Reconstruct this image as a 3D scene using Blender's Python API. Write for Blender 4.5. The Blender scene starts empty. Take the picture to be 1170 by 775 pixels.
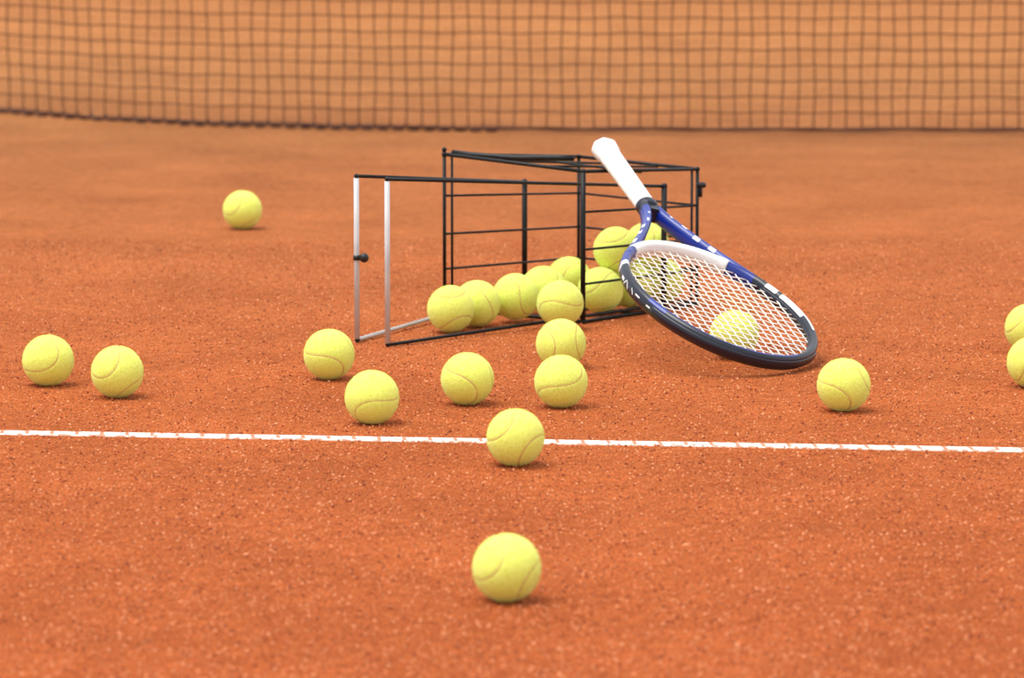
import bpy, bmesh, math, random
from mathutils import Vector, Matrix, Euler, Quaternion
random.seed(7)
scene = bpy.context.scene
try:
    scene.view_settings.view_transform = 'Standard'
except Exception as e:
    print(e)
COL = scene.collection

# ---------------------------------------------------------------- camera
FPX = 5000.0; CX = 585.0; CY = 387.5; H = 0.8325
TH = math.atan(677.5 / FPX)
cam_d = bpy.data.cameras.new("camera"); cam = bpy.data.objects.new("camera", cam_d)
COL.objects.link(cam)
cam.location = (0, 0, H)
cam.rotation_euler = (math.pi/2 - TH, 0, 0)
cam_d.sensor_width = 36; cam_d.lens = FPX*36/1170
cam_d.clip_end = 200
cam_d.dof.use_dof = True
cam_d.dof.focus_distance = 5.65
cam_d.dof.aperture_fstop = 9.0
scene.camera = cam

def unp(px, py, z=0.0):
    """where the sight line through a photo point meets height z (used to survey the site)"""
    dx = (px-CX)/FPX; dy = -(py-CY)/FPX
    d = Vector((dx, math.cos(TH)+dy*math.sin(TH), -math.sin(TH)+dy*math.cos(TH)))
    t = (z-H)/d.z
    return Vector((0, 0, H)) + d*t

# ---------------------------------------------------------------- helpers
def mat(name, col, rough=0.5, metal=0.0, coat=0.0, spec=0.5):
    m = bpy.data.materials.new(name); m.use_nodes = True
    b = m.node_tree.nodes["Principled BSDF"]
    b.inputs["Base Color"].default_value = (*col, 1)
    b.inputs["Roughness"].default_value = rough
    b.inputs["Metallic"].default_value = metal
    b.inputs["Coat Weight"].default_value = coat
    b.inputs["Specular IOR Level"].default_value = spec
    return m

def noisy(name, c1, c2, scale, rough=0.6, bump=0.0, detail=4, metal=0, coat=0, spec=.5):
    m = mat(name, c1, rough, metal, coat, spec); nt = m.node_tree; b = nt.nodes["Principled BSDF"]
    tc = nt.nodes.new("ShaderNodeTexCoord"); n = nt.nodes.new("ShaderNodeTexNoise")
    n.inputs["Scale"].default_value = scale; n.inputs["Detail"].default_value = detail
    nt.links.new(tc.outputs["Object"], n.inputs["Vector"])
    r = nt.nodes.new("ShaderNodeValToRGB")
    r.color_ramp.elements[0].position = .35; r.color_ramp.elements[1].position = .65
    r.color_ramp.elements[0].color = (*c1, 1); r.color_ramp.elements[1].color = (*c2, 1)
    nt.links.new(n.outputs["Fac"], r.inputs["Fac"]); nt.links.new(r.outputs["Color"], b.inputs["Base Color"])
    if bump:
        bp = nt.nodes.new("ShaderNodeBump"); bp.inputs["Strength"].default_value = bump
        bp.inputs["Distance"].default_value = 0.002
        nt.links.new(n.outputs["Fac"], bp.inputs["Height"]); nt.links.new(bp.outputs["Normal"], b.inputs["Normal"])
    return m

def finish(bm, name, mats, smooth=True, parent=None):
    me = bpy.data.meshes.new(name); bmesh.ops.recalc_face_normals(bm, faces=bm.faces[:])
    bm.to_mesh(me); bm.free()
    for m in mats: me.materials.append(m)
    if smooth:
        for p in me.polygons: p.use_smooth = True
    ob = bpy.data.objects.new(name, me); COL.objects.link(ob)
    if parent is not None: ob.parent = parent
    return ob

def sweep(bm, pts, section, normals=None, closed=False, cap=True, matfn=None, scales=None):
    """sweep a 2D section [(u,v)] along pts; u = sideways, v = along normal"""
    n = len(pts); rings = []
    prev = None
    for i, p in enumerate(pts):
        if closed: t = (pts[(i+1) % n]-pts[i-1]).normalized()
        else: t = (pts[min(i+1, n-1)]-pts[max(i-1, 0)]).normalized()
        if normals is not None: nv = normals if isinstance(normals, Vector) else normals[i]
        elif prev is None:
            nv = Vector((0, 0, 1)) if abs(t.z) < .9 else Vector((1, 0, 0))
        else: nv = prev
        nv = (nv - t*nv.dot(t)).normalized(); prev = nv
        s = t.cross(nv)
        k = scales[i] if scales else (1, 1)
        rings.append([bm.verts.new(p+s*(u*k[0])+nv*(v*k[1])) for u, v in section])
    m = len(section)
    for i in range(n if closed else n-1):
        a = rings[i]; b = rings[(i+1) % n]
        for j in range(m):
            f = bm.faces.new((a[j], a[(j+1) % m], b[(j+1) % m], b[j]))
            if matfn: f.material_index = matfn(i, j)
    if cap and not closed:
        f = bm.faces.new(rings[0]); g = bm.faces.new(rings[-1][::-1])
        if matfn: f.material_index = matfn(0, 0); g.material_index = matfn(n-2, 0)

def circ(r, k=8): return [(r*math.cos(2*math.pi*i/k), r*math.sin(2*math.pi*i/k)) for i in range(k)]
def wire(bm, a, b, r, k=8): sweep(bm, [Vector(a), Vector(b)], circ(r, k))
def poly(bm, pts, r, k=8, closed=False): sweep(bm, [Vector(p) for p in pts], circ(r, k), closed=closed)
def blob(bm, c, r, seg=12):
    bmesh.ops.create_uvsphere(bm, u_segments=seg, v_segments=max(6, seg//2+2), radius=r, matrix=Matrix.Translation(c))
def lerp(a, b, t): return a+(b-a)*t
def top(ob, label, cat, group=None, kind=None):
    ob["label"] = label; ob["category"] = cat
    if group: ob["group"] = group
    if kind: ob["kind"] = kind

# ---------------------------------------------------------------- ground
def clay_material():
    m = bpy.data.materials.new("clay"); m.use_nodes = True
    nt = m.node_tree; N = nt.nodes; L = nt.links; b = N["Principled BSDF"]
    b.inputs["Roughness"].default_value = 0.95; b.inputs["Specular IOR Level"].default_value = 0.08
    tc = N.new("ShaderNodeTexCoord")
    def noise(scale, detail=3, rough=.6, vec=None):
        n = N.new("ShaderNodeTexNoise"); n.inputs["Scale"].default_value = scale
        n.inputs["Detail"].default_value = detail; n.inputs["Roughness"].default_value = rough
        L.new(vec or tc.outputs["Object"], n.inputs["Vector"]); return n
    def ramp(fac, stops):
        r = N.new("ShaderNodeValToRGB"); e = r.color_ramp.elements
        e[0].position, e[0].color = stops[0][0], (*stops[0][1], 1)
        e[1].position, e[1].color = stops[-1][0], (*stops[-1][1], 1)
        for p, c in stops[1:-1]:
            x = e.new(p); x.color = (*c, 1)
        L.new(fac, r.inputs["Fac"]); return r
    def mix(mode, fac, a, c):
        x = N.new("ShaderNodeMix"); x.data_type = 'RGBA'; x.blend_type = mode
        if isinstance(fac, float): x.inputs["Factor"].default_value = fac
        else: L.new(fac, x.inputs["Factor"])
        L.new(a, x.inputs["A"]); L.new(c, x.inputs["B"]); return x.outputs["Result"]
    sep = N.new("ShaderNodeSeparateXYZ"); L.new(tc.outputs["Object"], sep.inputs[0])
    wob = noise(0.5, 3)
    ad = N.new("ShaderNodeMath"); ad.operation = 'MULTIPLY_ADD'
    L.new(wob.outputs["Fac"], ad.inputs[0]); ad.inputs[1].default_value = 1.4
    L.new(sep.outputs["Y"], ad.inputs[2])
    mr = N.new("ShaderNodeMapRange"); mr.inputs["From Min"].default_value = 4.0; mr.inputs["From Max"].default_value = 20.0
    L.new(ad.outputs[0], mr.inputs["Value"])
    base = ramp(mr.outputs[0], [(0.0, (.60, .132, .034)), (.15, (.64, .158, .043)), (.26, (.58, .165, .050)),
                                (.36, (.48, .164, .054)), (.47, (.50, .195, .065)), (.62, (.54, .206, .066)), (.78, (.45, .160, .050)), (1.0, (.40, .14, .045))])
    patch = noise(3.5, 5, .65)
    pr = ramp(patch.outputs["Fac"], [(.3, (.82, .79, .77)), (.7, (1.16, 1.18, 1.20))])
    c = mix('MULTIPLY', 0.95, base.outputs["Color"], pr.outputs["Color"])
    mid = noise(45, 4, .7)
    mrp = ramp(mid.outputs["Fac"], [(.3, (.74, .69, .66)), (.7, (1.18, 1.24, 1.28))])
    c = mix('MULTIPLY', 0.88, c, mrp.outputs["Color"])
    fine = noise(270, 4, .85)
    fr = ramp(fine.outputs["Fac"], [(.37, (.34, .26, .23)), (.5, (1, 1, 1)), (.63, (1.55, 1.85, 2.0))])
    c = mix('MULTIPLY', 0.95, c, fr.outputs["Color"])
    v = N.new("ShaderNodeTexVoronoi"); v.inputs["Scale"].default_value = 260; L.new(tc.outputs["Object"], v.inputs["Vector"])
    vr = ramp(v.outputs["Distance"], [(.25, (1, 1, 1)), (.42, (0, 0, 0))])
    th = N.new("ShaderNodeSeparateColor"); L.new(v.outputs["Color"], th.inputs[0])
    gt = N.new("ShaderNodeMath"); gt.operation = 'GREATER_THAN'; gt.inputs[1].default_value = .84; L.new(th.outputs[0], gt.inputs[0])
    mu = N.new("ShaderNodeMath"); mu.operation = 'MULTIPLY'; L.new(vr.outputs["Color"], mu.inputs[0]); L.new(gt.outputs[0], mu.inputs[1])
    rgb = N.new("ShaderNodeRGB"); rgb.outputs[0].default_value = (.74, .32, .14, 1)
    c = mix('MIX', mu.outputs[0], c, rgb.outputs[0])
    L.new(c, b.inputs["Base Color"])
    sm = N.new("ShaderNodeMath"); sm.operation = 'ADD'; L.new(fine.outputs["Fac"], sm.inputs[0]); L.new(mid.outputs["Fac"], sm.inputs[1])
    bp = N.new("ShaderNodeBump"); bp.inputs["Strength"].default_value = 1.0; bp.inputs["Distance"].default_value = .006
    L.new(sm.outputs[0], bp.inputs["Height"]); L.new(bp.outputs["Normal"], b.inputs["Normal"])
    return m
clay = clay_material()
bm = bmesh.new()
vs = [bm.verts.new(p) for p in ((-30, -10, 0), (30, -10, 0), (30, 50, 0), (-30, 50, 0))]
bm.faces.new(vs)
g = finish(bm, "floor", [clay], smooth=False)
top(g, "orange-red clay tennis court surface with gritty grains", "ground", kind="structure")

# loose brick grit
grit_m = noisy("clay_grit", (.66, .185, .056), (.50, .12, .036), 30, .95)
grit_l = mat("clay_grit_pale", (.80, .34, .16), .95)
grit_d = mat("clay_grit_dark", (.28, .060, .024), .95)
verts = []; faces = []; mis = []
rr = random.Random(11)
base_o = [Vector(p) for p in ((1, 0, 0), (-1, 0, 0), (0, 1, 0), (0, -1, 0), (0, 0, 1), (0, 0, -1))]
for i in range(80000):
    y = 3.8 + 3.6*rr.random()**1.25
    x = (rr.random()*2-1)*(.13*y+.1)
    r = rr.choice((.0008, .0010, .0012, .0014, .0018)) * rr.uniform(.8, 1.2)
    q = Euler([rr.random()*6 for _ in range(3)]).to_matrix()
    c = Vector((x, y, r*.45)); k = len(verts)
    for p in base_o: verts.append(c + q @ p*(r*rr.uniform(.7, 1.2)))
    t = rr.random(); mi = 1 if t < .22 else (2 if t < .40 else 0)
    for a, b2, c2 in ((0, 2, 4), (2, 1, 4), (1, 3, 4), (3, 0, 4), (2, 0, 5), (1, 2, 5), (3, 1, 5), (0, 3, 5)):
        faces.append((k+a, k+b2, k+c2)); mis.append(mi)
me = bpy.data.meshes.new("clay_grit"); me.from_pydata(verts, [], faces)
for m_ in (grit_m, grit_l, grit_d): me.materials.append(m_)
me.polygons.foreach_set("material_index", mis)
gr = bpy.data.objects.new("clay_grit", me); COL.objects.link(gr)
top(gr, "loose crushed-brick grit scattered over the clay court", "clay grit", kind="stuff")

# ---------------------------------------------------------------- court line
def line_material():
    m = mat("line_tape", (.86, .83, .80), .7); nt = m.node_tree; N = nt.nodes; L = nt.links; b = N["Principled BSDF"]
    tc = N.new("ShaderNodeTexCoord"); sp = N.new("ShaderNodeSeparateXYZ"); L.new(tc.outputs["Object"], sp.inputs[0])
    def M(op, a, b2=None, c=None):
        n = N.new("ShaderNodeMath"); n.operation = op
        for i, v in enumerate((a, b2, c)):
            if v is None: continue
            if isinstance(v, (int, float)): n.inputs[i].default_value = v
            else: L.new(v, n.inputs[i])
        return n.outputs[0]
    nz = N.new("ShaderNodeTexNoise"); nz.inputs["Scale"].default_value = 90; nz.inputs["Detail"].default_value = 4
    L.new(tc.outputs["Object"], nz.inputs["Vector"])
    slant = M('MULTIPLY_ADD', sp.outputs["Y"], .2, sp.outputs["X"])
    w = M('MULTIPLY_ADD', nz.outputs["Fac"], .003, slant)
    fr = M('FRACT', M('DIVIDE', w, .031))
    tick = M('LESS_THAN', fr, .15)
    mid = M('LESS_THAN', M('ABSOLUTE', sp.outputs["Y"]), .0112)
    big = N.new("ShaderNodeTexNoise"); big.inputs["Scale"].default_value = 9; L.new(tc.outputs["Object"], big.inputs["Vector"])
    vis = M('GREATER_THAN', M('MULTIPLY_ADD', sp.outputs["X"], -.08, big.outputs["Fac"]), .36)
    t = M('MULTIPLY', M('MULTIPLY', tick, mid), M('MULTIPLY_ADD', vis, .40, .55))
    dust = M('GREATER_THAN', M('MULTIPLY_ADD', M('ABSOLUTE', sp.outputs["Y"]), 13, nz.outputs["Fac"]), .70)
    fac = M('MAXIMUM', t, M('MULTIPLY', dust, .75))
    mx = N.new("ShaderNodeMix"); mx.data_type = 'RGBA'
    mx.inputs["A"].default_value = (.74, .69, .63, 1); mx.inputs["B"].default_value = (.48, .15, .055, 1)
    L.new(fac, mx.inputs["Factor"]); L.new(mx.outputs["Result"], b.inputs["Base Color"])
    return m
A = unp(0, 495, 0); B = unp(1170, 515, 0); d = (B-A); ang = math.atan2(d.y, d.x)
bm = bmesh.new()
n = 160; w2 = .0128
prev = None
for i in range(n+1):
    x = -4 + 8*i/n
    row = [bm.verts.new((x, y, z)) for y, z in ((-w2-.001, 0), (-w2, .0016), (0, .0020), (w2, .0016), (w2+.001, 0))]
    if prev:
        for j in range(4): bm.faces.new((prev[j], row[j], row[j+1], prev[j+1]))
    prev = row
ln = finish(bm, "court_line", [line_material()], smooth=False)
ln.location = (A+B)/2; ln.rotation_euler = (0, 0, ang)
top(ln, "white nailed-down line tape dusted with orange clay", "court line", kind="structure")

# ---------------------------------------------------------------- net
net_m = mat("net_twine", (.11, .045, .026), .85, spec=.2)
hem_m = mat("net_hem", (.09, .038, .025), .85, spec=.2)
ctrl = [(-260, 114), (-80, 124), (0, 130), (100, 138), (220, 144), (400, 149), (600, 153), (900, 155), (1250, 155), (1500, 154)]
base = [unp(x, y-1, 0.0) for x, y in ctrl]
def net_xy(x):
    for a, b2 in zip(base[:-1], base[1:]):
        if x <= b2.x: 
            return lerp(a.y, b2.y, (x-a.x)/(b2.x-a.x))
    return base[-1].y
net = bpy.data.objects.new("tennis_net", None); COL.objects.link(net); net.location = (0, net_xy(0), 0)
top(net, "dark knotted tennis net hanging across the court", "tennis net")
x0, x1 = base[0].x, base[-1].x
cell = .0340; hem_z = .012
bm = bmesh.new()
nx = int((x1-x0)/cell); nz = 26
def npnt(i, k):
    x = x0+i*cell + .0018*math.sin(k*.9+i*.7)
    z = hem_z + k*cell + .0012*math.sin(i*1.3+k)
    z += .0015*math.sin(x*2.1)
    return Vector((x, net_xy(x)+.004*math.sin(x*3+k*.2), z))
for i in range(nx+1):
    poly(bm, [npnt(i, k) for k in range(nz+1)], .0016, 5)
for k in range(1, nz+1):
    poly(bm, [npnt(i, k) for i in range(nx+1)], .0016, 5)
nt_o = finish(bm, "netting", [net_m]); nt_o.parent = net; nt_o.matrix_parent_inverse = Matrix.Translation(-net.location)
bm = bmesh.new()
pts = [Vector((x0+(x1-x0)*i/260, 0, 0)) for i in range(261)]
for off in ((0, 0), (.005, .4)):
    poly(bm, [Vector((p.x, net_xy(p.x)+off[0]+.002*math.sin(p.x*9+off[1]), hem_z-.003+.0015*math.sin(p.x*23+off[1]*5)+.002*math.sin(p.x*2.1))) for p in pts], .0034, 6)
rg = random.Random(5)
for i in range(nx):   # slack loops bunched on the clay
    x = x0+i*cell
    if x > -.05: continue
    y = net_xy(x); dp = rg.uniform(.010, .040)*min(1, (-x+.05)/.4)
    poly(bm, [Vector((x+cell*t, y-dp*math.sin(math.pi*t), max(.003, hem_z*(1-math.sin(math.pi*t))))) for t in (0, .25, .5, .75, 1)], .0030, 5)
hm = finish(bm, "hem", [hem_m]); hm.parent = net; hm.matrix_parent_inverse = Matrix.Translation(-net.location)
tape_m = noisy("net_tape", (.8, .8, .78), (.72, .71, .69), 20, .8)
bm = bmesh.new()
sweep(bm, [Vector((x0+(x1-x0)*i/60, net_xy(x0+(x1-x0)*i/60), hem_z+nz*cell)) for i in range(61)], [(-.006, -.025), (.006, -.025), (.006, .025), (-.006, .025)], normals=Vector((0, 0, 1)))
tp = finish(bm, "headband", [tape_m], smooth=False); tp.parent = net; tp.matrix_parent_inverse = Matrix.Translation(-net.location)

# ---------------------------------------------------------------- basket corners (surveyed)
def up(p, z): return Vector((p.x, p.y, z))
N0 = unp(666, 370.5); F0 = unp(508, 353.5); R0 = unp(796, 349.5); B0 = unp(661, 335.5)
hN, hF, hR, hB = .223, .232, .206, .211

# ---------------------------------------------------------------- tennis balls
def felt_material():
    m = mat("ball_felt", (.7, .8, .06), 1.0, spec=.1); nt = m.node_tree; N = nt.nodes; L = nt.links; b = N["Principled BSDF"]
    b.inputs["Sheen Weight"].default_value = .5; b.inputs["Sheen Roughness"].default_value = .5
    b.inputs["Sheen Tint"].default_value = (.95, 1, .65, 1)
    tc = N.new("ShaderNodeTexCoord")
    n1 = N.new("ShaderNodeTexNoise"); n1.inputs["Scale"].default_value = 400; n1.inputs["Detail"].default_value = 4; n1.inputs["Roughness"].default_value = .75
    n2 = N.new("ShaderNodeTexNoise"); n2.inputs["Scale"].default_value = 22; n2.inputs["Detail"].default_value = 3
    oi = N.new("ShaderNodeObjectInfo")
    ad = N.new("ShaderNodeVectorMath"); ad.operation = 'ADD'
    L.new(tc.outputs["Object"], ad.inputs[0]); L.new(oi.outputs["Random"], ad.inputs[1])
    L.new(ad.outputs[0], n1.inputs["Vector"]); L.new(ad.outputs[0], n2.inputs["Vector"])
    r1 = N.new("ShaderNodeValToRGB"); e = r1.color_ramp.elements
    e[0].position = .28; e[0].color = (.69, .79, .070, 1); e[1].position = .68; e[1].color = (.92, .99, .28, 1)
    L.new(n1.outputs["Fac"], r1.inputs["Fac"])
    r2 = N.new("ShaderNodeValToRGB"); e = r2.color_ramp.elements
    e[0].position = .60; e[0].color = (0, 0, 0, 1); e[1].position = .8; e[1].color = (.25, .25, .25, 1)
    L.new(n2.outputs["Fac"], r2.inputs["Fac"])
    mx = N.new("ShaderNodeMix"); mx.data_type = 'RGBA'; mx.inputs["B"].default_value = (.84, .76, .20, 1)
    L.new(r2.outputs["Color"], mx.inputs["Factor"]); L.new(r1.outputs["Color"], mx.inputs["A"])
    L.new(mx.outputs["Result"], b.inputs["Base Color"])
    bp = N.new("ShaderNodeBump"); bp.inputs["Strength"].default_value = .5; bp.inputs["Distance"].default_value = .001
    L.new(n1.outputs["Fac"], bp.inputs["Height"]); L.new(bp.outputs["Normal"], b.inputs["Normal"])
    return m
felt = felt_material()
seam_m = noisy("ball_seam", (.60, .43, .12), (.72, .55, .20), 120, .9)
R = .0335
def seam_pt(t):
    a, b_, c = .72, .28, 2*math.sqrt(.72*.28)
    return Vector((a*math.cos(t)+b_*math.cos(3*t), a*math.sin(t)-b_*math.sin(3*t), c*math.sin(2*t))).normalized()
seam_pts = [seam_pt(2*math.pi*i/180) for i in range(180)]
def ball_meshes():
    bm = bmesh.new(); bmesh.ops.create_icosphere(bm, subdivisions=6, radius=R)
    for v in bm.verts:
        dn = v.co.normalized()
        m_ = min((dn-s).length_squared for s in seam_pts[::2])
        dd = math.sqrt(m_)*R
        dip = .0012*math.exp(-(dd/.0015)**2)
        v.co = dn*(R-dip)
    rr = random.Random(3)
    for i in range(9500):
        z = rr.uniform(-1, 1); a = rr.uniform(0, 2*math.pi); s = math.sqrt(1-z*z)
        nrm = Vector((s*math.cos(a), s*math.sin(a), z))
        if min((nrm-q).length_squared for q in seam_pts[::3]) < .0032: continue
        tg = nrm.cross(Vector([rr.uniform(-1, 1) for _ in range(3)])).normalized()
        l = rr.uniform(.0008, .0020); w = .00013
        p = nrm*(R-.0002); sd = nrm.cross(tg)*w
        v1 = bm.verts.new(p-sd); v2 = bm.verts.new(p+sd)
        v3 = bm.verts.new(p+nrm*l*.6+tg*l*.4+sd*.7); v4 = bm.verts.new(p+nrm*l*.6+tg*l*.4-sd*.7)
        v5 = bm.verts.new(p+nrm*l*.75+tg*l*1.1)
        bm.faces.new((v1, v2, v3, v4)); bm.faces.new((v4, v3, v5))
    me = bpy.data.meshes.new("tennis_ball"); bm.to_mesh(me); bm.free(); me.materials.append(felt)
    for p in me.polygons: p.use_smooth = True
    bm = bmesh.new()
    sweep(bm, [p*(R-.0009) for p in seam_pts], [(x*1.0, y*.6) for x, y in circ(.00125, 8)], normals=seam_pts, closed=True)
    bmesh.ops.recalc_face_normals(bm, faces=bm.faces[:])
    ms = bpy.data.meshes.new("seam"); bm.to_mesh(ms); bm.free(); ms.materials.append(seam_m)
    for p in ms.polygons: p.use_smooth = True
    return me, ms
bme, sme = ball_meshes()

proto = bpy.data.objects.new("tennis_ball", bme); proto_s = bpy.data.objects.new("seam", sme)
first = True
def add_ball(loc, rot, label, group):
    global first
    o = proto if first else proto.copy(); s = proto_s if first else proto_s.copy(); first = False
    COL.objects.link(o); COL.objects.link(s)
    o.location = loc; o.rotation_euler = rot; s.parent = o
    top(o, label, "tennis ball", group)
    return o

hb = R-.0002
loose = [ # px, py, euler deg, label
 (277, 240, (20, 60, 100), "yellow-green felt tennis ball lying alone near the net"),
 (55, 412, (75, 70, 40), "yellow-green felt tennis ball on clay beside another ball"),
 (134, 425, (15, 70, 110), "yellow-green felt tennis ball on clay beside another ball"),
 (376, 405, (95, 5, 60), "yellow-green felt tennis ball beside the tipped basket's grips"),
 (425, 454, (40, 90, 75), "yellow-green felt tennis ball between white line and basket"),
 (534, 433, (110, 20, 60), "yellow-green felt tennis ball between white line and basket"),
 (641, 393, (80, 40, 5), "yellow-green felt tennis ball just outside the tipped basket"),
 (641, 436, (10, 80, 5), "yellow-green felt tennis ball between white line and basket"),
 (589, 500, (30, 100, 125), "yellow-green felt tennis ball touching the white court line"),
 (579, 649, (95, 75, 15), "yellow-green felt tennis ball alone on open clay"),
 (964, 440, (100, 10, 35), "yellow-green felt tennis ball on clay beside the racket head"),
 (839, 382.5, (60, 50, 70), "yellow-green felt tennis ball seen through the racket strings"),
 (1176, 375, (50, 30, 70), "yellow-green felt tennis ball on clay away from the racket"),
 (1180, 414, (20, 10, 70), "yellow-green felt tennis ball on clay away from the racket"),
]
for x, y, r, l in loose:
    add_ball(unp(x, y, hb), [math.radians(a) for a in r], l, "loose tennis balls on the clay court")

def inward_n(p, q, ref):
    t = (q-p); t.z = 0; t.normalize(); nrm = Vector((-t.y, t.x, 0))
    if (ref-p).dot(nrm) < 0: nrm = -nrm
    return nrm
mid_c = (F0+R0)/2
planes = [(N0, inward_n(N0, R0, mid_c)), (F0, inward_n(F0, B0, mid_c)), (R0, inward_n(R0, B0, mid_c))]
inb = [ # px,py,layer height
 (515, 353, .0345), (545, 347, .0345), (589, 339, .0385), (621, 330, .0385), (640, 347, .0385), (650, 319, .0385)]
P = [unp(*q) for q in inb]
# a row resting along the lower side wall, two more nested on top of it
tdir = (N0-R0); tdir.z = 0; tdir.normalize()
corner = up(R0, .0385)+(planes[0][1]+planes[2][1])*(R+.0040)
row = [corner+tdir*(.0735*k) for k in range(3)]
hz_ = math.sqrt((2*R+.0006)**2-(.0735/2)**2)
P += row + [lerp(row[1], row[2], .5)+Vector((0, 0, hz_)), lerp(row[0], row[1], .5)+Vector((0, 0, hz_))]
movable = {0, 1, 2, 3, 4, 5}
for it in range(600):
    for i in range(len(P)):
        for j in range(i+1, len(P)):
            dv = P[j]-P[i]; L_ = dv.length; need = 2*R+.0004
            mi_, mj_ = i in movable, j in movable
            if L_ < need and (mi_ or mj_):
                hv = up(dv, 0)
                if hv.length < 1e-5: hv = Vector((1, 0, 0))
                mv = hv.normalized()*(need-L_)*(.5 if mi_ and mj_ else 1)
                if mi_: P[i] = P[i]-mv
                if mj_: P[j] = P[j]+mv
    for i in (3, 5):
        for p0, nrm in planes:
            dd = (up(P[i], 0)-up(p0, 0)).dot(nrm)
            if dd < R+.0036: P[i] = P[i]+nrm*(R+.0036-dd)
    dv = up(P[4], 0)-up(N0, 0)
    if dv.length < R+.0050: P[4] = P[4]+dv.normalized()*(R+.0050-dv.length)
for i, p in enumerate(P):
    out = i < 2
    add_ball(p, (random.uniform(0, 6), random.uniform(0, 6), random.uniform(0, 6)),
             "yellow-green felt tennis ball spilling out of the tipped basket" if out else "yellow-green felt tennis ball inside the tipped wire basket",
             "tennis balls spilled in the wire basket")

# ---------------------------------------------------------------- wire basket
black = noisy("black_paint", (.004, .004, .005), (.009, .009, .010), 60, .45, spec=.3)
steel = noisy("silver_grip_paint", (.60, .61, .62), (.50, .51, .53), 25, .35)
knob_m = mat("black_plastic", (.008, .008, .009), .4)
zb = .0035
bsk = bpy.data.objects.new("ball_basket", None); COL.objects.link(bsk); bsk.location = up(N0, 0)
top(bsk, "black wire ball basket tipped on its side, spilling balls", "ball basket")
INV = Matrix.Translation(-bsk.location)
def bpart(bm, name, mats, parent=None, smooth=True):
    o = finish(bm, name, mats, smooth); o.parent = parent or bsk
    if parent is None: o.matrix_parent_inverse = INV
    return o
rw = .0018; rp = .0027
bm = bmesh.new()
wire(bm, up(N0, zb), up(N0, hN), .0039, 10); wire(bm, up(F0, zb), up(F0, hF+.004), .0027)
wire(bm, up(N0, zb), up(F0, zb), rp); 
tf = up(F0, hF); tn = up(N0, hN)
poly(bm, [tf, tn], .0028)
for p, z in ((N0, hN), (F0, hF), (N0, zb), (F0, zb)): blob(bm, up(p, z), .0042)
blob(bm, up(F0, hF+.007), .0038)
bpart(bm, "rim", [black])
bm = bmesh.new()
e1 = lerp(tn, up(R0, hR), .10)+Vector((-.030, .075, .012))
s1 = tf+Vector((.012, .004, .002))
poly(bm, [s1, lerp(s1, e1, .15)+Vector((0, 0, -.002)), lerp(s1, e1, .5)+Vector((0, 0, -.004)), lerp(s1, e1, .85)+Vector((0, 0, -.001)), e1], .0046, 10)
o = bpart(bm, "carry_bar", [black]); o["label"] = "thicker black folded carrying bar"
lev = [.25, .48, .73]
def side(name, a, b, ha, hb_, extra):
    bm = bmesh.new()
    wire(bm, up(b, zb), up(b, hb_), .0026)
    wire(bm, up(a, ha), up(b, hb_), rp); wire(bm, up(a, zb), up(b, zb), rp)
    for f in lev: wire(bm, up(a, zb+(ha-zb)*f), up(b, zb+(hb_-zb)*f), rw)
    for t, r in extra: wire(bm, up(lerp(a, b, t), zb), up(lerp(a, b, t), lerp(ha, hb_, t)), r)
    blob(bm, up(b, hb_), .0038)
    return bpart(bm, name, [black])
side("side_panel", F0, B0, hF, hB, [(.055, .0020)])
side("side_panel", N0, R0, hN, hR, [(.95, .0020)])
for z0, z1 in ((zb, zb), (hN-.001, hR-.001)):
    bm = bmesh.new()
    for t in (.33, .66):
        zz = z0 if z0 < .1 else lerp(hN, hF, t)-.001
        wire(bm, up(lerp(N0, F0, t), zz), up(lerp(R0, B0, t), z1), rw)
    t = .5
    wire(bm, up(lerp(N0, R0, t), lerp(z0, z1, t)-.002), up(lerp(F0, B0, t), (lerp(hF, hB, t) if z0 > .1 else z0)-.002), rw)
    bpart(bm, "side_panel", [black])
bm = bmesh.new()
wire(bm, up(R0, zb), up(B0, zb), rp); wire(bm, up(R0, hR), up(B0, hB), rp)
for f in lev: wire(bm, up(R0, zb+(hR-zb)*f), up(B0, zb+(hB-zb)*f), rw)
bpart(bm, "end_panel", [black])
bm = bmesh.new()
c = up(R0, hR-.024)+Vector((.005, 0, 0))
wire(bm, c+Vector((-.006, 0, 0)), c+Vector((.004, 0, 0)), .0045); wire(bm, c, c+Vector((0, 0, -.018)), .0028); blob(bm, c+Vector((.004, 0, 0)), .0045)
bpart(bm, "latch", [knob_m])
inward = (F0-N0).normalized()
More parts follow.
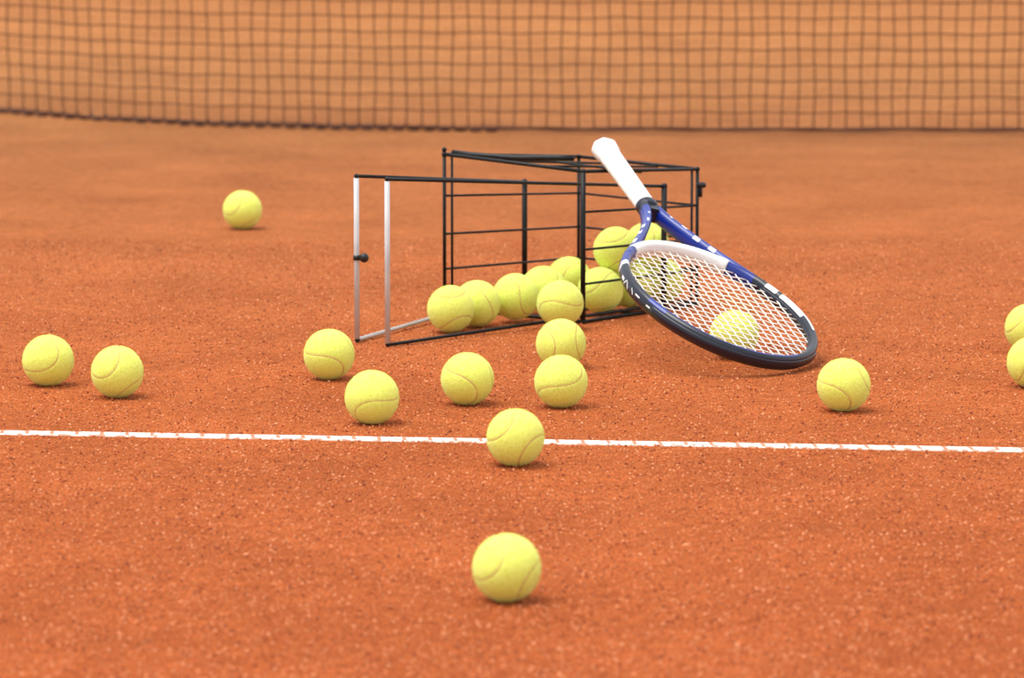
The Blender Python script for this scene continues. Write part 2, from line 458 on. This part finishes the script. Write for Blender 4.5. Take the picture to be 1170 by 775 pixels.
def handle(gp, a, b, zt, off, bar_r, knob):
    g0 = unp(*gp); t = .66
    pv = lerp(a, b, t)+off
    bm = bmesh.new(); ztop = .236
    r = .0025
    wire(bm, up(g0, ztop), up(pv, zt), r); wire(bm, up(g0, zb), up(pv, .012), r)
    wire(bm, up(pv, .012), up(pv, zt), bar_r, 10)
    for q, z in ((g0, ztop), (g0, zb+.0005)): blob(bm, up(q, z), .0034)
    for z in (.012, zt): blob(bm, up(pv, z), bar_r*1.1)
    h = bpart(bm, "handle", [black])
    bm = bmesh.new()
    wire(bm, up(g0, .006), up(g0, ztop-.003), .0038, 14)
    if knob:
        e0 = up(g0, zb); e1 = up(pv, .012)
        poly(bm, [up(g0, .009), lerp(e0, e1, .01)+Vector((0, 0, .001)), lerp(e0, e1, .42)], .0030, 12)
    gp_ = finish(bm, "grip", [steel]); gp_.parent = h; gp_["label"] = "slim silver-grey metal grip bar"
    if knob:
        bm = bmesh.new(); c = up(g0, .121)
        blob(bm, c+Vector((.0105, -.003, 0)), .0068, 16)
        wire(bm, c+Vector((-.004, 0, 0)), c+Vector((.010, -.002, 0)), .0032, 10)
        bmesh.ops.create_cone(bm, segments=16, radius1=.0050, radius2=.0050, depth=.007, cap_ends=True, matrix=Matrix.Translation(c))
        k = finish(bm, "knob", [knob_m]); k.parent = h; k["label"] = "round black clamp knob"
handle((408, 392), F0, B0-Vector((.012, 0, 0)), .178, inward*.008, .0044, True)
handle((443, 397), N0, R0, .188, -inward*.009, .0044, False)

# ---------------------------------------------------------------- racket
LEN = .688
SA = .165; SW = .134; CEN = LEN-.1725
tipz = .0235
for outer in range(8):
    T = unp(868, 414, tipz)
    lo, hi = .2, .36
    for _ in range(60):
        md = (lo+hi)/2
        if (unp(690, 169, md)-T).length > LEN: lo = md
        else: hi = md
    Bt = unp(690, 169, md)
    a = (T-Bt).normalized()
    hz = Vector((-a.y, a.x, 0)).normalized()
    if hz.x < 0: hz = -hz
    u = a.cross(hz)
    if u.z < 0: u = -u
    rho = math.radians(-15)
    w = (hz*math.cos(rho)+u*math.sin(rho)).normalized()
    nn = a.cross(w).normalized()
    if nn.z < 0: nn = -nn
    cz = (Bt+a*CEN).z
    low = cz-math.sqrt((.172*a.z)**2+(.141*w.z)**2)-.0115*nn.z
    tipz -= low-.0005
MW = Matrix((( a.x, w.x, nn.x, Bt.x), (a.y, w.y, nn.y, Bt.y), (a.z, w.z, nn.z, Bt.z), (0, 0, 0, 1)))
white = noisy("racket_white", (.82, .83, .84), (.76, .77, .79), 15, .3, coat=.4)
blue = noisy("racket_blue", (.003, .018, .20), (.006, .028, .29), 12, .30, coat=.15)
blk = mat("racket_black", (.004, .007, .022), .35, coat=.15)
gripm = bpy.data.materials.new("grip_wrap"); gripm.use_nodes = True
nt = gripm.node_tree; b = nt.nodes["Principled BSDF"]; b.inputs["Roughness"].default_value = .75
b.inputs["Base Color"].default_value = (.84, .84, .84, 1)
tc = nt.nodes.new("ShaderNodeTexCoord"); nz_ = nt.nodes.new("ShaderNodeTexNoise"); nz_.inputs["Scale"].default_value = 300
bp = nt.nodes.new("ShaderNodeBump"); bp.inputs["Strength"].default_value = .25; bp.inputs["Distance"].default_value = .001
nt.links.new(tc.outputs["Object"], nz_.inputs["Vector"]); nt.links.new(nz_.outputs["Fac"], bp.inputs["Height"]); nt.links.new(bp.outputs["Normal"], b.inputs["Normal"])

rk = bpy.data.objects.new("tennis_racket", None); COL.objects.link(rk); rk.matrix_world = MW
top(rk, "blue, black and white tennis racket leaning on the basket", "tennis racket")
bm = bmesh.new()
octo = [(.0178*math.cos(math.pi/8+i*math.pi/4)*1.0, .0155*math.sin(math.pi/8+i*math.pi/4)) for i in range(8)]
sec = []
for i in range(8):
    p0 = octo[i]; p1 = octo[(i+1) % 8]
    for t in (0.12, .5, .88): sec.append((p0[0]+(p1[0]-p0[0])*t, p0[1]+(p1[1]-p0[1])*t))
pts = []; sc = []
n = 120
for i in range(n+1):
    x = .004+.200*i/n
    ph = (x/.024) % 1
    dip = .05*math.exp(-((ph-.5)/.07)**2)
    fl = 1 + .18*math.exp(-((x-.006)/.015)**2)
    tap = 1.04-.14*(x/.2)
    end = .90 if i == 0 else 1
    pts.append(Vector((x, 0, 0))); sc.append((fl*tap*(1-dip)*end,)*2)
sweep(bm, pts, sec, normals=Vector((0, 0, 1)), scales=sc)
gro = finish(bm, "grip", [gripm]); gro.parent = rk; gro["label"] = "white wrapped grip"
bm = bmesh.new()
sweep(bm, [Vector((x, 0, 0)) for x in (-.004, -.003, .001, .006)], sec, normals=Vector((0, 0, 1)), scales=[(.6,)*2, (.95,)*2, (1.13,)*2, (1.15,)*2])
o = finish(bm, "butt_cap", [white]); o.parent = rk
bm = bmesh.new()
sweep(bm, [Vector((x, 0, 0)) for x in (.200, .202, .212, .2145)], [(y*1.12, z*1.12) for y, z in circ(.0165, 24)], normals=Vector((0, 0, 1)), scales=[(.88, .80), (.90, .82), (.84, .78), (.78, .72)])
o = finish(bm, "grip_collar", [blk]); o.parent = rk; o["label"] = "black rubber collar"

def hoop(phi, k=1.0): 
    s = math.sin(phi); c_ = math.cos(phi)
    e = 1.0 - .03*max(0, c_)*abs(s)
    return Vector((CEN-SA*k*c_, SW*k*s*e, 0))
def rbox(hu, hv, ch):
    return [(-hu, -hv+ch), (-hu+ch, -hv), (hu-ch, -hv), (hu, -hv+ch), (hu, hv-ch), (hu-ch, hv), (-hu+ch, hv), (-hu, hv-ch)]
rb = rbox(.0058, .0106, .0041)
K = 180
ph0 = math.radians(28); ph1 = math.radians(322)
phA = math.radians(52)
phis = [ph0+(ph1-ph0)*i/K for i in range(K+1)]
bm = bmesh.new()
def hoopmat(i, j):
    g_ = math.degrees(phis[min(i, K)])
    topf = j in (4, 5, 6)
    if g_ < 46: return 1
    if g_ < 55: return 2
    if g_ < 63: return 0 if topf else 2
    if g_ < 66: return 2 if j in (4, 5) else (0 if j == 6 else 2)
    if g_ < 88: return 0 if topf else 2
    if g_ < 104: return 2 if j != 5 else 0
    if g_ < 150: return 2
    if g_ < 236: return 1 if j == 5 else 2
    if g_ < 250: return 1 if j in (4, 5, 6) else 2
    if g_ < 287: return 2
    if g_ < 292: return 0 if j != 0 else 2
    return 1
sweep(bm, [hoop(p) for p in phis], rb, normals=Vector((0, 0, 1)), matfn=hoopmat)
def bez(p0, p1, p2, p3, t):
    return p0*(1-t)**3+p1*3*t*(1-t)**2+p2*3*t*t*(1-t)+p3*t**3
for s in (1, -1):
    e = hoop(phA*s); tg = (hoop((phA+.02)*s)-hoop((phA-.02)*s)).normalized()
    pts = [bez(Vector((.210, .0080*s, 0)), Vector((.262, .012*s, 0)), e-tg*.080, e+tg*.004, t/40) for t in range(41)]
    scs = [(1.15-.15*min(1, t/12), 1.08-.0012*t) for t in range(41)]
    def am(i, j, s=s):
        if i < 3: return 2
        if i in (9, 14, 15) and j == 5: return 0
        if i in (19, 20, 24, 25) and j in (4,): return 0
        if s < 0 and i in (30, 31, 32) and j in (0, 7, 3, 4): return 0
        if s > 0 and i >= 37: return 2
        return 1
    sweep(bm, pts, rb, normals=Vector((0, 0, 1)), matfn=am, scales=scs)
sweep(bm, [Vector((x, 0, 0)) for x in (.205, .222, .232)], [(y*.62, z) for y, z in rbox(.014, .0105, .004)], normals=Vector((0, 0, 1)), matfn=lambda i, j: 2)
def stroke(p_deg0, p_deg1, z0, z1, wd, outer=True):
    q = []
    for (pd, zz) in ((p_deg0, z0-wd), (p_deg1, z1-wd), (p_deg1, z1+wd), (p_deg0, z0+wd)):
        p = math.radians(pd); c_ = hoop(p); o_ = (c_-Vector((CEN, 0, 0))).normalized()
        if outer: q.append(bm.verts.new(c_+o_*.0062+Vector((0, 0, zz))))
        else: q.append(bm.verts.new(c_+o_*zz+Vector((0, 0, .0110))))
    bm.faces.new(q).material_index = 0
stroke(268, 271, -.004, .004, .0014); stroke(271.5, 274, .004, -.004, .0014); stroke(275, 279, 0, 0, .0022)
stroke(256, 260, .001, .001, .0012); stroke(262, 264.5, -.003, .003, .0012)
stroke(247, 250, .000, .000, .0012)
fr = finish(bm, "frame", [white, blue, blk]); fr.parent = rk; fr["label"] = "glossy blue and black frame with white patches"
fr.modifiers.new("e", 'EDGE_SPLIT').split_angle = math.radians(50)
bm = bmesh.new()
pb = [math.radians(-44+74*i/50) for i in range(51)]
sweep(bm, [hoop(p) for p in pb], rbox(.0072, .0116, .004), normals=Vector((0, 0, 1)))
o = finish(bm, "bridge", [white]); o.parent = rk; o["label"] = "white throat bridge"
bm = bmesh.new()
pb = [math.radians(128+118*i/70) for i in range(71)]
sweep(bm, [hoop(p)+ (hoop(p)-Vector((CEN, 0, 0))).normalized()*.0062 for p in pb], rbox(.0018, .0056, .0012), normals=Vector((0, 0, 1)))
o = finish(bm, "bumper_guard", [blk]); o.parent = rk; o["label"] = "black bumper guard"
bm = bmesh.new()
pb = [math.radians(54+252*i/140) for i in range(141)]
sweep(bm, [hoop(p)-(hoop(p)-Vector((CEN, 0, 0))).normalized()*.0064 for p in pb], rbox(.0010, .004, .0006), normals=Vector((0, 0, 1)))
o = finish(bm, "grommet_strip", [blk]); o.parent = rk
# strings
string_m = mat("string", (.97, .96, .91), .4)
bm = bmesh.new()
inA = SA-.0062; inW = SW-.0062
nm, nc = 18, 20; ss = .00078
mx_ = [-.116+.232*i/(nm-1) for i in range(nm)]
cx_ = [-.146+.292*i/(nc-1) for i in range(nc)]
for i, y in enumerate(mx_):
    ex = inA*math.sqrt(max(0, 1-(y/inW)**2))
    pts = [Vector((CEN-ex-.002, y, 0))]+[Vector((CEN+c_, y, .0007*(1 if (i+k) % 2 else -1))) for k, c_ in enumerate(cx_) if abs(c_) < ex-.003]+[Vector((CEN+ex+.002, y, 0))]
    sweep(bm, pts, circ(ss, 6), normals=Vector((0, 0, 1)))
for k, c_ in enumerate(cx_):
    ey = inW*math.sqrt(max(0, 1-(c_/inA)**2))
    pts = [Vector((CEN+c_, -ey-.002, 0))]+[Vector((CEN+c_, y, -.0007*(1 if (i+k) % 2 else -1))) for i, y in enumerate(mx_) if abs(y) < ey-.003]+[Vector((CEN+c_, ey+.002, 0))]
    sweep(bm, pts, circ(ss, 6), normals=Vector((0, 0, 1)))
o = finish(bm, "strings", [string_m]); o.parent = rk; o["label"] = "white woven string bed"

# ---------------------------------------------------------------- light
wd = bpy.data.worlds.new("world"); scene.world = wd; wd.use_nodes = True
bg = wd.node_tree.nodes["Background"]; bg.inputs["Color"].default_value = (.97, .98, 1.0, 1); bg.inputs["Strength"].default_value = 1.06
sd = bpy.data.lights.new("sun", 'SUN'); sd.energy = 3.7; sd.angle = math.radians(42); sd.color = (1, .975, .92)
so = bpy.data.objects.new("sun", sd); COL.objects.link(so)
dirv = Vector((.34, .10, -1.0)).normalized()
so.rotation_euler = dirv.to_track_quat('-Z', 'Y').to_euler()
